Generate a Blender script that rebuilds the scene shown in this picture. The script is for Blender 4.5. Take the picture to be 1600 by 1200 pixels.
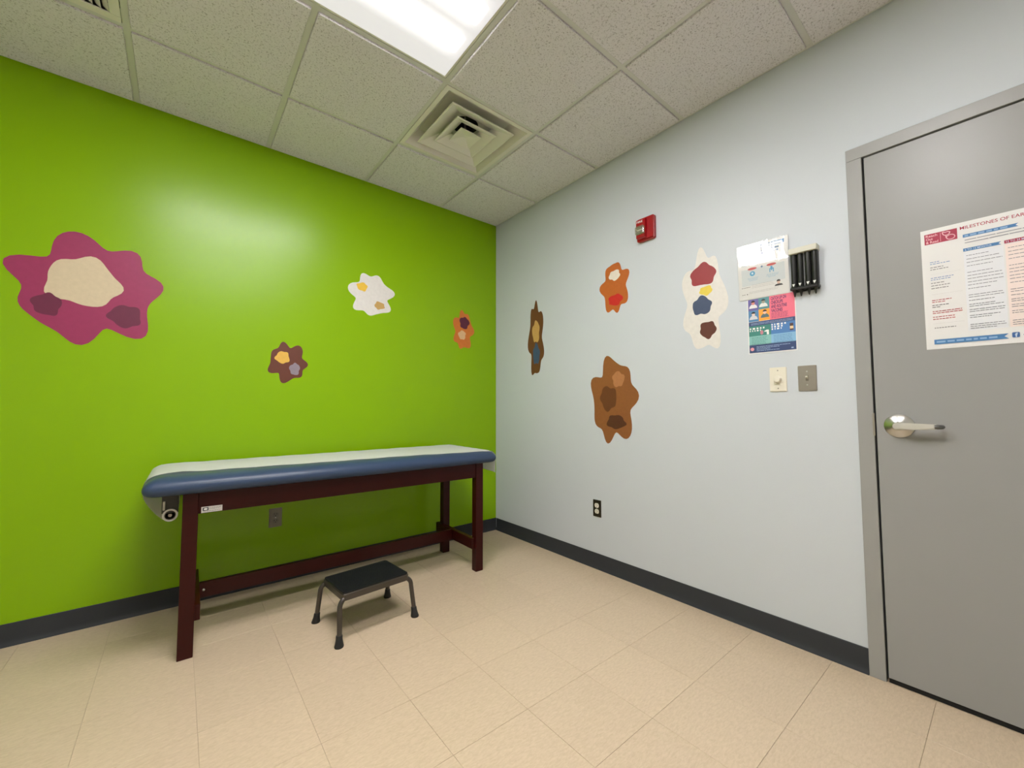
import bpy, bmesh, math, random
from mathutils import Matrix, Vector
random.seed(7)
for o in list(bpy.data.objects): bpy.data.objects.remove(o, do_unlink=True)
SC = bpy.context.scene
COL = SC.collection
PI = math.pi

# ------------------------------------------------------------------ camera
F_PX = 637.83
yaw, pitch, roll = 0.683188, 0.053555, -0.0016125
fwd = Vector((math.sin(yaw)*math.cos(pitch), math.cos(yaw)*math.cos(pitch), math.sin(pitch)))
rt = Vector((math.cos(yaw), -math.sin(yaw), 0)); up = rt.cross(fwd)
r2 = rt*math.cos(roll)+up*math.sin(roll); u2 = -rt*math.sin(roll)+up*math.cos(roll)
cd = bpy.data.cameras.new('camera'); cd.sensor_fit = 'HORIZONTAL'; cd.sensor_width = 36.0
cd.lens = F_PX/1600*36.0; cd.clip_start = 0.02
cam = bpy.data.objects.new('camera', cd); COL.objects.link(cam)
cam.matrix_world = Matrix(((r2.x, u2.x, -fwd.x, -2.1823), (r2.y, u2.y, -fwd.y, -2.90744), (r2.z, u2.z, -fwd.z, 1.07697), (0, 0, 0, 1)))
SC.camera = cam

# ------------------------------------------------------------------ world, exposure
w = bpy.data.worlds.new('world'); SC.world = w; w.use_nodes = True
w.node_tree.nodes['Background'].inputs[0].default_value = (0.5, 0.52, 0.55, 1)
w.node_tree.nodes['Background'].inputs[1].default_value = 0.02
SC.view_settings.view_transform = 'Standard'; SC.view_settings.look = 'None'
SC.view_settings.gamma = 1.0; SC.view_settings.use_curve_mapping = False
SC.view_settings.exposure = 0.0
LAMP_STRENGTH = 107.0         # hottest strip of the fluorescent lenses
LAMP_COLOR = (1.0, 0.965, 0.96)

# ------------------------------------------------------------------ room numbers (metres; corner of the two walls is the origin)
H = 2.7096
XMIN, YMIN = -3.60, -4.17
LX = [-0.5824-0.6096*i for i in range(5)]
RY = [-0.5623-0.6096*j for j in range(6)]

# ------------------------------------------------------------------ helpers: materials
def lin(c):
    c = c/255.0
    return c/12.92 if c <= 0.04045 else ((c+0.055)/1.055)**2.4
def rgb(r, g, b): return (lin(r), lin(g), lin(b), 1.0)
MATS = {}
def mat(name, col, rough=0.5, metal=0.0, spec=0.5, var=0.0, vscale=8.0, bump=0.0, bscale=200.0, coat=0.0, stretch=None, emit=None, alpha=None, sheen=0.0):
    if name in MATS: return MATS[name]
    m = bpy.data.materials.new(name); m.use_nodes = True
    nt = m.node_tree; b = nt.nodes['Principled BSDF']
    b.inputs['Roughness'].default_value = rough; b.inputs['Metallic'].default_value = metal
    b.inputs['Specular IOR Level'].default_value = spec
    b.inputs['Coat Weight'].default_value = coat; b.inputs['Coat Roughness'].default_value = 0.15
    tc = nt.nodes.new('ShaderNodeTexCoord'); vec = tc.outputs['Object']
    if stretch:
        mp = nt.nodes.new('ShaderNodeMapping'); mp.inputs['Scale'].default_value = stretch
        nt.links.new(vec, mp.inputs[0]); vec = mp.outputs[0]
    if var > 0:
        n = nt.nodes.new('ShaderNodeTexNoise'); n.inputs['Scale'].default_value = vscale; n.inputs['Detail'].default_value = 4
        nt.links.new(vec, n.inputs['Vector'])
        mx = nt.nodes.new('ShaderNodeMix'); mx.data_type = 'RGBA'
        nt.links.new(n.outputs[0], mx.inputs[0])
        mx.inputs[6].default_value = tuple(max(0, c*(1-var)) for c in col[:3])+(1,)
        mx.inputs[7].default_value = tuple(min(1, c*(1+var)) for c in col[:3])+(1,)
        nt.links.new(mx.outputs[2], b.inputs['Base Color'])
    else: b.inputs['Base Color'].default_value = col
    if bump > 0:
        n2 = nt.nodes.new('ShaderNodeTexNoise'); n2.inputs['Scale'].default_value = bscale; n2.inputs['Detail'].default_value = 3
        nt.links.new(vec, n2.inputs['Vector'])
        bp = nt.nodes.new('ShaderNodeBump'); bp.inputs['Strength'].default_value = bump; bp.inputs['Distance'].default_value = 0.002
        nt.links.new(n2.outputs[0], bp.inputs['Height']); nt.links.new(bp.outputs[0], b.inputs['Normal'])
    if emit:
        b.inputs['Emission Color'].default_value = emit[0]; b.inputs['Emission Strength'].default_value = emit[1]
    MATS[name] = m
    return m

GREEN = mat('green_paint', rgb(134, 178, 0), 0.27, spec=0.34, var=0.03, vscale=3, bump=0.12, bscale=260)
BLUE = mat('pale_blue_paint', rgb(200, 206, 211), 0.42, spec=0.3, var=0.015, vscale=3, bump=0.18, bscale=300)
OFFWHITE = mat('offwhite_paint', rgb(205, 205, 200), 0.6, var=0.02)
RUBBER = mat('charcoal_rubber', rgb(52, 55, 59), 0.48, spec=0.3, var=0.08, vscale=12)
GREYPAINT = mat('grey_door_paint', rgb(151, 151, 149), 0.32, spec=0.3, var=0.02, bump=0.06, bscale=350)
GREYFRAME = mat('grey_frame_paint', rgb(152, 152, 149), 0.36, var=0.02)
STEEL = mat('brushed_steel', rgb(205, 203, 198), 0.30, metal=1.0, var=0.06, vscale=30, stretch=(1, 20, 1))
STEELPLATE = mat('steel_plate', rgb(165, 158, 148), 0.38, metal=0.9, var=0.05, vscale=30)
BRONZE = mat('dark_steel_plate', rgb(92, 88, 76), 0.30, metal=0.9)
IVORY = mat('ivory_plastic', rgb(226, 221, 204), 0.35)
BEIGE = mat('beige_plastic', rgb(205, 203, 188), 0.4)
BLACKP = mat('black_plastic', rgb(24, 25, 24), 0.28)
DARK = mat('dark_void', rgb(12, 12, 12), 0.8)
CHERRY = mat('cherry_wood', rgb(50, 9, 6), 0.36, spec=0.22, var=0.25, vscale=10, stretch=(1, 6, 6))
VINYL = mat('slate_blue_vinyl', rgb(52, 68, 93), 0.33, spec=0.28, var=0.04, bump=0.05, bscale=500)
GUN = mat('gunmetal', rgb(84, 79, 74), 0.32, metal=0.75, var=0.05)
BLKRUB = mat('black_rubber', rgb(20, 22, 23), 0.6, spec=0.3, var=0.1, vscale=60)
WHITEMETAL = mat('white_enamel', rgb(222, 219, 208), 0.45, var=0.02)
GRIDMAT = mat('grid_enamel', rgb(206, 207, 200), 0.5)
RED = mat('red_plastic', rgb(158, 14, 22), 0.28, spec=0.5)
WHITE = mat('white_print', rgb(236, 236, 232), 0.5)
TUBEW = mat('white_card', rgb(232, 230, 220), 0.6)

def paper_material():
    m = bpy.data.materials.new('exam_paper'); m.use_nodes = True; nt = m.node_tree
    b = nt.nodes['Principled BSDF']; b.inputs['Base Color'].default_value = rgb(228, 230, 222); b.inputs['Roughness'].default_value = 0.7
    tr = nt.nodes.new('ShaderNodeBsdfTranslucent'); tr.inputs[0].default_value = rgb(228, 230, 222)
    mx = nt.nodes.new('ShaderNodeMixShader'); mx.inputs[0].default_value = 0.3
    nt.links.new(b.outputs[0], mx.inputs[1]); nt.links.new(tr.outputs[0], mx.inputs[2])
    nt.links.new(mx.outputs[0], nt.nodes['Material Output'].inputs[0])
    tc = nt.nodes.new('ShaderNodeTexCoord'); n = nt.nodes.new('ShaderNodeTexNoise'); n.inputs['Scale'].default_value = 40
    bp = nt.nodes.new('ShaderNodeBump'); bp.inputs['Strength'].default_value = 0.25; bp.inputs['Distance'].default_value = 0.003
    nt.links.new(tc.outputs['Object'], n.inputs['Vector']); nt.links.new(n.outputs[0], bp.inputs['Height']); nt.links.new(bp.outputs[0], b.inputs['Normal'])
    return m
PAPER = paper_material()

def floor_material():
    m = bpy.data.materials.new('vinyl_tile'); m.use_nodes = True; nt = m.node_tree; L = nt.links
    b = nt.nodes['Principled BSDF']; b.inputs['Roughness'].default_value = 0.34; b.inputs['Specular IOR Level'].default_value = 0.45
    tc = nt.nodes.new('ShaderNodeTexCoord'); oi = nt.nodes.new('ShaderNodeObjectInfo')
    off = nt.nodes.new('ShaderNodeVectorMath'); off.operation = 'ADD'
    sc = nt.nodes.new('ShaderNodeVectorMath'); sc.operation = 'SCALE'; sc.inputs[0].default_value = (37, 53, 11)
    L.new(oi.outputs['Random'], sc.inputs['Scale']); L.new(tc.outputs['Object'], off.inputs[0]); L.new(sc.outputs[0], off.inputs[1])
    mp = nt.nodes.new('ShaderNodeMapping'); mp.inputs['Scale'].default_value = (9, 26, 9); mp.inputs['Rotation'].default_value = (0, 0, 0.25)
    L.new(off.outputs[0], mp.inputs[0])
    n = nt.nodes.new('ShaderNodeTexNoise'); n.inputs['Scale'].default_value = 5.5; n.inputs['Detail'].default_value = 6; n.inputs['Roughness'].default_value = 0.65
    n.inputs['Distortion'].default_value = 0.6
    L.new(mp.outputs[0], n.inputs['Vector'])
    cr = nt.nodes.new('ShaderNodeValToRGB')
    cr.color_ramp.elements[0].position = 0.33; cr.color_ramp.elements[0].color = rgb(194, 174, 147)
    cr.color_ramp.elements[1].position = 0.64; cr.color_ramp.elements[1].color = rgb(208, 188, 162)
    L.new(n.outputs[0], cr.inputs[0])
    hv = nt.nodes.new('ShaderNodeHueSaturation')
    mr = nt.nodes.new('ShaderNodeMapRange'); mr.inputs[3].default_value = 0.975; mr.inputs[4].default_value = 1.02
    L.new(oi.outputs['Random'], mr.inputs[0]); L.new(mr.outputs[0], hv.inputs['Value']); L.new(cr.outputs[0], hv.inputs['Color'])
    L.new(hv.outputs[0], b.inputs['Base Color'])
    n2 = nt.nodes.new('ShaderNodeTexNoise'); n2.inputs['Scale'].default_value = 14
    L.new(off.outputs[0], n2.inputs['Vector'])
    bp = nt.nodes.new('ShaderNodeBump'); bp.inputs['Strength'].default_value = 0.05; bp.inputs['Distance'].default_value = 0.004
    L.new(n2.outputs[0], bp.inputs['Height']); L.new(bp.outputs[0], b.inputs['Normal'])
    return m
FLOORTILE = floor_material()
GROUT = mat('tile_joint', rgb(168, 147, 120), 0.8)

def ceiling_material():
    m = bpy.data.materials.new('fissured_tile'); m.use_nodes = True; nt = m.node_tree; L = nt.links
    b = nt.nodes['Principled BSDF']; b.inputs['Roughness'].default_value = 0.9; b.inputs['Specular IOR Level'].default_value = 0.1
    tc = nt.nodes.new('ShaderNodeTexCoord'); oi = nt.nodes.new('ShaderNodeObjectInfo')
    off = nt.nodes.new('ShaderNodeVectorMath'); off.operation = 'ADD'
    sc = nt.nodes.new('ShaderNodeVectorMath'); sc.operation = 'SCALE'; sc.inputs[0].default_value = (17, 23, 5)
    L.new(oi.outputs['Random'], sc.inputs['Scale']); L.new(tc.outputs['Object'], off.inputs[0]); L.new(sc.outputs[0], off.inputs[1])
    n = nt.nodes.new('ShaderNodeTexNoise'); n.inputs['Scale'].default_value = 150; n.inputs['Detail'].default_value = 3; n.inputs['Distortion'].default_value = 0.8
    L.new(off.outputs[0], n.inputs['Vector'])
    cr = nt.nodes.new('ShaderNodeValToRGB')
    cr.color_ramp.elements[0].position = 0.33; cr.color_ramp.elements[0].color = rgb(176, 172, 172)
    cr.color_ramp.elements[1].position = 0.46; cr.color_ramp.elements[1].color = rgb(222, 219, 222)
    L.new(n.outputs[0], cr.inputs[0]); L.new(cr.outputs[0], b.inputs['Base Color'])
    bp = nt.nodes.new('ShaderNodeBump'); bp.inputs['Strength'].default_value = 0.5; bp.inputs['Distance'].default_value = 0.003
    L.new(cr.outputs[0], bp.inputs['Height']); L.new(bp.outputs[0], b.inputs['Normal'])
    return m
CEILTILE = ceiling_material()

def lens_material():
    # lit prismatic acrylic: the two tubes behind it show as brighter bands
    m = bpy.data.materials.new('lit_acrylic_lens'); m.use_nodes = True; nt = m.node_tree; L = nt.links
    b = nt.nodes['Principled BSDF']; b.inputs['Base Color'].default_value = (0.25, 0.25, 0.25, 1); b.inputs['Roughness'].default_value = 0.3
    tc = nt.nodes.new('ShaderNodeTexCoord'); sp = nt.nodes.new('ShaderNodeSeparateXYZ'); L.new(tc.outputs['Object'], sp.inputs[0])
    def math_(op, a, b_=None):
        n = nt.nodes.new('ShaderNodeMath'); n.operation = op
        for k, v in enumerate((a, b_)):
            if v is None: continue
            if isinstance(v, (int, float)): n.inputs[k].default_value = v
            else: L.new(v, n.inputs[k])
        return n.outputs[0]
    def fall(v, a, b_):
        mr = nt.nodes.new('ShaderNodeMapRange'); mr.interpolation_type = 'SMOOTHSTEP'
        mr.inputs[1].default_value = a; mr.inputs[2].default_value = b_; mr.inputs[3].default_value = 1.0; mr.inputs[4].default_value = 0.0
        L.new(v, mr.inputs[0]); return mr.outputs[0]
    dy = math_('ABSOLUTE', math_('SUBTRACT', math_('ABSOLUTE', sp.outputs['Y']), 0.088))
    band = math_('MULTIPLY', fall(dy, 0.002, 0.055), fall(math_('ABSOLUTE', sp.outputs['X']), 0.50, 0.56))
    halo = math_('MULTIPLY', fall(dy, 0.035, 0.105), fall(math_('ABSOLUTE', sp.outputs['X']), 0.50, 0.60))      # light scattered by the prisms around each tube
    ml_ = math_('ADD', math_('MULTIPLY', band, LAMP_STRENGTH), math_('ADD', math_('MULTIPLY', halo, 0.45), 0.70))
    b.inputs['Emission Color'].default_value = LAMP_COLOR+(1,); L.new(ml_, b.inputs['Emission Strength'])
    return m
LENS = lens_material()

def clear_material(name, rough, fac, tint=(1, 1, 1, 1), bump=0.0):
    m = bpy.data.materials.new(name); m.use_nodes = True; nt = m.node_tree; L = nt.links
    nt.nodes.remove(nt.nodes['Principled BSDF'])
    t = nt.nodes.new('ShaderNodeBsdfTransparent'); t.inputs[0].default_value = tint
    g = nt.nodes.new('ShaderNodeBsdfGlossy'); g.inputs['Roughness'].default_value = rough
    mx = nt.nodes.new('ShaderNodeMixShader'); mx.inputs[0].default_value = fac
    L.new(t.outputs[0], mx.inputs[1]); L.new(g.outputs[0], mx.inputs[2]); L.new(mx.outputs[0], nt.nodes['Material Output'].inputs[0])
    if bump:
        tc = nt.nodes.new('ShaderNodeTexCoord'); n = nt.nodes.new('ShaderNodeTexNoise'); n.inputs['Scale'].default_value = 26
        mp = nt.nodes.new('ShaderNodeMapping'); mp.inputs['Scale'].default_value = (1.6, 0.5, 1)
        bp = nt.nodes.new('ShaderNodeBump'); bp.inputs['Strength'].default_value = bump; bp.inputs['Distance'].default_value = 0.004
        L.new(tc.outputs['Object'], mp.inputs[0]); L.new(mp.outputs[0], n.inputs['Vector']); L.new(n.outputs[0], bp.inputs['Height']); L.new(bp.outputs[0], g.inputs['Normal'])
    return m
SLEEVE = clear_material('clear_plastic_sleeve', 0.12, 0.085, bump=0.35)
CLEARLENS = clear_material('clear_strobe_lens', 0.08, 0.35, (0.95, 0.95, 0.92, 1))

# ------------------------------------------------------------------ helpers: meshes
def finish(name, bm, m, parent=None, smooth=False, angle=40):
    me = bpy.data.meshes.new(name); bm.normal_update(); bm.to_mesh(me); bm.free()
    if m: me.materials.append(m)
    if smooth:
        for p in me.polygons: p.use_smooth = True
        try: me.set_sharp_from_angle(angle=math.radians(angle))
        except Exception: pass
    o = bpy.data.objects.new(name, me); COL.objects.link(o)
    if parent: o.parent = parent
    if name.endswith('_print') or name in ('slots', 'rule'): o['kind'] = 'stuff'
    return o
def box(bm, x0, x1, y0, y1, z0, z1, bev=0.0, seg=2):
    t = bmesh.new()
    vs = [t.verts.new((x, y, z)) for x in (x0, x1) for y in (y0, y1) for z in (z0, z1)]
    for f in ((0, 1, 3, 2), (4, 6, 7, 5), (0, 4, 5, 1), (2, 3, 7, 6), (0, 2, 6, 4), (1, 5, 7, 3)): t.faces.new([vs[i] for i in f])
    if bev: bmesh.ops.bevel(t, geom=list(t.edges), offset=bev, segments=seg, affect='EDGES', profile=0.5)
    merge(bm, t)
def merge(bm, t, M=None):
    t.verts.ensure_lookup_table()
    mp = [bm.verts.new(M @ v.co if M else v.co) for v in t.verts]
    t.verts.index_update()
    for f in t.faces:
        try: bm.faces.new([mp[v.index] for v in f.verts])
        except ValueError: pass
    t.free()
def tube(bm, pts, rad, seg=12, cap=True):
    rads = rad if isinstance(rad, (list, tuple)) else [rad]*len(pts)
    P = [Vector(p) for p in pts]; rings = []; ref = None
    for i, p in enumerate(P):
        t = (P[min(i+1, len(P)-1)]-P[max(i-1, 0)]).normalized()
        if ref is None: ref = Vector((0, 0, 1)) if abs(t.z) < 0.9 else Vector((1, 0, 0))
        a = (ref-t*ref.dot(t)).normalized(); b = t.cross(a); ref = a
        rings.append([bm.verts.new(p+(a*math.cos(2*PI*k/seg)+b*math.sin(2*PI*k/seg))*rads[i]) for k in range(seg)])
    for i in range(len(rings)-1):
        for k in range(seg): bm.faces.new((rings[i][k], rings[i][(k+1) % seg], rings[i+1][(k+1) % seg], rings[i+1][k]))
    if cap: bm.faces.new(list(reversed(rings[0]))); bm.faces.new(rings[-1])
def lathe(bm, prof, seg=32, M=None, sx=1.0):
    # prof: (radius, height) pairs around local Z
    M = M or Matrix.Identity(4); rings = []
    for r, z in prof:
        if r < 1e-6: rings.append([bm.verts.new(M @ Vector((0, 0, z)))])
        else: rings.append([bm.verts.new(M @ Vector((r*sx*math.cos(2*PI*k/seg), r*math.sin(2*PI*k/seg), z))) for k in range(seg)])
    for a, b in zip(rings, rings[1:]):
        for k in range(seg):
            k2 = (k+1) % seg
            if len(a) == 1 and len(b) == 1: continue
            if len(a) == 1: bm.faces.new((a[0], b[k], b[k2]))
            elif len(b) == 1: bm.faces.new((a[k], a[k2], b[0]))
            else: bm.faces.new((a[k], a[k2], b[k2], b[k]))
def prism(bm, poly, z0, z1):
    lo = [bm.verts.new((x, y, z0)) for x, y in poly]; hi = [bm.verts.new((x, y, z1)) for x, y in poly]
    n = len(poly)
    bm.faces.new(list(reversed(lo))); bm.faces.new(hi)
    for i in range(n): bm.faces.new((lo[i], lo[(i+1) % n], hi[(i+1) % n], hi[i]))
def roundrect(x0, x1, y0, y1, r, seg=5):
    pts = []
    for cx, cy, a0 in ((x1-r, y1-r, 0), (x0+r, y1-r, PI/2), (x0+r, y0+r, PI), (x1-r, y0+r, 1.5*PI)):
        for k in range(seg+1):
            a = a0+PI/2*k/seg; pts.append((cx+r*math.cos(a), cy+r*math.sin(a)))
    return pts
def rect(x0, x1, y0, y1): return [(x0, y0), (x1, y0), (x1, y1), (x0, y1)]
def ellipse(cx, cy, rx, ry, n=20): return [(cx+rx*math.cos(2*PI*k/n), cy+ry*math.sin(2*PI*k/n)) for k in range(n)]
def simplebox(name, m, parent, dims, bev=0.0):
    bm = bmesh.new(); box(bm, *dims, bev=bev); return finish(name, bm, m, parent)
def empty(name, loc, rot=(0, 0, 0)):
    o = bpy.data.objects.new(name, None); COL.objects.link(o); o.location = loc; o.rotation_euler = rot; o.empty_display_size = 0.1
    return o
def tag(o, label, cat, group=None, kind=None):
    o['label'] = label; o['category'] = cat
    if group: o['group'] = group
    if kind: o['kind'] = kind
    return o
def struct(o, label, cat): return tag(o, label, cat, kind='structure')
ROT_GREEN = (PI/2, 0, 0)          # local x right along the wall, y up, z out of the wall
ROT_BLUE = (PI/2, 0, -PI/2)
def on_green(name, x, z, n=0.0): return empty(name, (x, -n, z), ROT_GREEN)
def on_blue(name, y, z, n=0.0): return empty(name, (-n, y, z), ROT_BLUE)

def text_into(bm, s, x, y, size, z, width=None, bold=0.0, shear=0.0):
    """flat lettering, lower-left corner of the first capital at x, y; stretched to width when given"""
    cu = bpy.data.curves.new('lettering', 'FONT'); cu.body = s; cu.size = 1.0; cu.offset = bold; cu.resolution_u = 3
    o = bpy.data.objects.new('lettering', cu); COL.objects.link(o)
    dg = bpy.context.evaluated_depsgraph_get(); dg.update()
    me = bpy.data.meshes.new_from_object(o.evaluated_get(dg))
    xs = [v.co.x for v in me.vertices] or [0, 1]
    x0, x1 = min(xs), max(xs)
    cap = 0.69
    sy = size/cap; sx = (width/(x1-x0)) if width else sy
    t = bmesh.new(); t.from_mesh(me)
    merge(bm, t, Matrix(((sx, 0, 0, x-x0*sx), (0, sy, 0, y), (0, 0, 1, z), (0, 0, 0, 1))))
    bpy.data.objects.remove(o, do_unlink=True); bpy.data.meshes.remove(me); bpy.data.curves.remove(cu)
def words_into(bm, x, y, width, h, z, rnd, fill=1.0):
    """a line of print too small to read: word-length strokes"""
    e = x+width*fill
    while x < e-0.002:
        l = min(rnd.uniform(0.006, 0.016)*max(0.6, width/0.09), e-x)
        vs = [bm.verts.new((a, b, z)) for a, b in ((x, y), (x+l, y), (x+l, y+h), (x, y+h))]; bm.faces.new(vs)
        x += l+h*0.8
def flat(bm, poly, z):
    bm.faces.new([bm.verts.new((a, b, z)) for a, b in poly])
def flat_part(name, poly, z, m, parent):
    bm = bmesh.new(); flat(bm, poly, z); return finish(name, bm, m, parent)

# ------------------------------------------------------------------ floor and its tiles
fl = simplebox('floor', GROUT, None, (XMIN-0.1, 0.1, YMIN-0.1, 0.1, -0.06, -0.0025))
struct(fl, 'beige marbled vinyl tile floor of the exam room', 'floor')
T12 = 0.3048
tile_cache = {}
def cuts(first, lo, step):
    c = [0.0]; v = first
    while v > lo+0.01: c.append(v); v -= step
    c.append(lo); return c
xs = cuts(-0.2716, XMIN, T12); ys = cuts(-0.2444, YMIN, T12)
for i in range(len(xs)-1):
    for j in range(len(ys)-1):
        wx, wy = xs[i]-xs[i+1], ys[j]-ys[j+1]
        key = (round(wx, 4), round(wy, 4))
        if key not in tile_cache:
            bm = bmesh.new(); g = 0.0004
            a, b = wx/2-g, wy/2-g; e = 0.0005
            top = [bm.verts.new((x, y, 0)) for x, y in ((-a+e, -b+e), (a-e, -b+e), (a-e, b-e), (-a+e, b-e))]
            mid = [bm.verts.new((x, y, -e)) for x, y in ((-a, -b), (a, -b), (a, b), (-a, b))]
            bot = [bm.verts.new((x, y, -0.0025)) for x, y in ((-a, -b), (a, -b), (a, b), (-a, b))]
            bm.faces.new(top)
            for k in range(4):
                k2 = (k+1) % 4
                bm.faces.new((mid[k], mid[k2], top[k2], top[k])); bm.faces.new((bot[k], bot[k2], mid[k2], mid[k]))
            me = bpy.data.meshes.new('floor_tile'); bm.to_mesh(me); bm.free(); me.materials.append(FLOORTILE); tile_cache[key] = me
        o = bpy.data.objects.new('floor_tile', tile_cache[key]); COL.objects.link(o); o.parent = fl
        o.location = ((xs[i]+xs[i+1])/2, (ys[j]+ys[j+1])/2, 0)

# ------------------------------------------------------------------ walls
struct(simplebox('wall_left', GREEN, None, (XMIN-0.12, 0.0, 0.0, 0.12, -0.0025, H+0.12)), 'bright lime green wall behind the exam table', 'wall')
DY0, DY1, DTOP = -2.497, -3.527, 2.160      # outer edges of the door frame
bm = bmesh.new()
box(bm, 0, 0.12, DY0-0.03, 0.12, -0.0025, H+0.12)
box(bm, 0, 0.12, YMIN-0.12, DY1+0.03, -0.0025, H+0.12)
box(bm, 0, 0.12, DY1+0.03, DY0-0.03, DTOP-0.03, H+0.12)
struct(finish('wall_right', bm, BLUE), 'pale grey blue wall with the grey door', 'wall')
struct(simplebox('wall_rear', OFFWHITE, None, (XMIN-0.12, 0.12, YMIN-0.12, YMIN, -0.0025, H+0.12)), 'off white wall behind the viewer', 'wall')
struct(simplebox('wall_side', OFFWHITE, None, (XMIN-0.12, XMIN, YMIN, 0.0, -0.0025, H+0.12)), 'off white wall out of view on the left', 'wall')

# cove base: flat strip with a small toe
def cove(name, along, a0, a1, sign_out, fixed, label):
    prof = [(0.0, 0.0), (0.012, 0.0), (0.0115, 0.003), (0.008, 0.009), (0.0052, 0.018), (0.0042, 0.03), (0.0042, 0.0985), (0.0028, 0.1005), (0.0, 0.1005)]
    bm = bmesh.new(); rings = []
    for a in (a0, a1):
        rings.append([bm.verts.new((a, fixed+sign_out*d, z) if along == 'x' else (fixed+sign_out*d, a, z)) for d, z in prof])
    n = len(prof)
    for k in range(n): bm.faces.new((rings[0][k], rings[0][(k+1) % n], rings[1][(k+1) % n], rings[1][k]))
    bm.faces.new(rings[0]); bm.faces.new(list(reversed(rings[1])))
    bmesh.ops.recalc_face_normals(bm, faces=bm.faces)
    struct(finish(name, bm, RUBBER, smooth=True, angle=30), label, 'baseboard')
cove('baseboard_left', 'x', XMIN, 0.0, -1, 0.0, 'charcoal rubber cove base along the green wall')
cove('baseboard_right', 'y', DY0+0.001, -0.0125, -1, 0.0, 'charcoal rubber cove base along the pale blue wall')
cove('baseboard_side', 'y', YMIN, -0.0125, 1, XMIN, 'charcoal rubber cove base out of view')
cove('baseboard_rear', 'x', XMIN+0.0125, 0.0, 1, YMIN, 'charcoal rubber cove base behind the viewer')

# ------------------------------------------------------------------ ceiling: deck, tees, lay-in tiles
ceil = simplebox('ceiling', OFFWHITE, None, (XMIN-0.12, 0.12, YMIN-0.12, 0.12, H+0.14, H+0.2))
struct(ceil, 'suspended ceiling of square fissured tiles in a metal grid', 'ceiling')
HB = 0.0119
for x in LX: simplebox('main_tee', GRIDMAT, ceil, (x-HB, x+HB, YMIN, 0, H, H+0.0015))
xcuts = [0.0]+LX+[XMIN]; ycuts = [0.0]+RY+[YMIN]
troffers = [(LX[3], LX[1], RY[2], RY[1]), (LX[3], LX[1], RY[4], RY[3])]
def in_troffer(x, y): return any(a < x < b and c < y < d for a, b, c, d in troffers)
for y in RY:
    for a, b in zip(xcuts, xcuts[1:]):
        simplebox('cross_tee', GRIDMAT, ceil, (b+(HB if b > XMIN else 0), a-(HB if a < 0 else 0), y-HB, y+HB, H+0.0001, H+0.0015))
simplebox('wall_angle', GRIDMAT, ceil, (XMIN, 0, -0.020, 0, H-0.0004, H+0.0008))
simplebox('wall_angle', GRIDMAT, ceil, (-0.020, 0, YMIN, -0.020, H-0.0004, H+0.0008))
simplebox('wall_angle', GRIDMAT, ceil, (XMIN, 0, YMIN, YMIN+0.020, H-0.0004, H+0.0008))
simplebox('wall_angle', GRIDMAT, ceil, (XMIN, XMIN+0.020, YMIN+0.02, -0.020, H-0.0004, H+0.0008))
# the other trades in the grid
DIFF = (LX[1], LX[0], RY[1], RY[0]); RET = (LX[4], LX[3], RY[1], RY[0])
ct_cache = {}
for a, b in zip(xcuts, xcuts[1:]):
    for c, d in zip(ycuts, ycuts[1:]):
        mx_, my_ = (a+b)/2, (c+d)/2
        if in_troffer(mx_, my_) or (DIFF[0] < mx_ < DIFF[1] and DIFF[2] < my_ < DIFF[3]) or (RET[0] < mx_ < RET[1] and RET[2] < my_ < RET[3]): continue
        key = (round(a-b, 4), round(c-d, 4), a == 0, b == XMIN, c == 0, d == YMIN)
        if key not in ct_cache:
            bm = bmesh.new()
            hx, hy = (a-b)/2, (c-d)/2; g = HB+0.0022
            def ring(k, z):
                x0 = -hx+(k if b > XMIN else 0.0 if z > 0 else 0.0205); x1 = hx-(k if a < 0 else 0.0205)
                y0 = -hy+(k if d > YMIN else 0.0205); y1 = hy-(k if c < 0 else 0.0205)
                return [bm.verts.new(p+(z,)) for p in ((x0, y0), (x1, y0), (x1, y1), (x0, y1))]
            r0 = ring(g, 0.002); r1 = ring(g, -0.0070); r3 = ring(g+0.0025, -0.0090)
            for p, q in ((r0, r1), (r1, r3)):
                for k in range(4): bm.faces.new((p[k], p[(k+1) % 4], q[(k+1) % 4], q[k]))
            bm.faces.new(list(reversed(r3)))
            top = [bm.verts.new(p+(0.002,)) for p in ((-hx, -hy), (hx, -hy), (hx, hy), (-hx, hy))]
            for k in range(4): bm.faces.new((top[k], top[(k+1) % 4], r0[(k+1) % 4], r0[k]))
            bmesh.ops.recalc_face_normals(bm, faces=bm.faces)
            me = bpy.data.meshes.new('ceiling_tile'); bm.to_mesh(me); bm.free(); me.materials.append(CEILTILE); ct_cache[key] = me
        o = bpy.data.objects.new('ceiling_tile', ct_cache[key]); COL.objects.link(o); o.parent = ceil; o.location = (mx_, my_, H)

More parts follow.
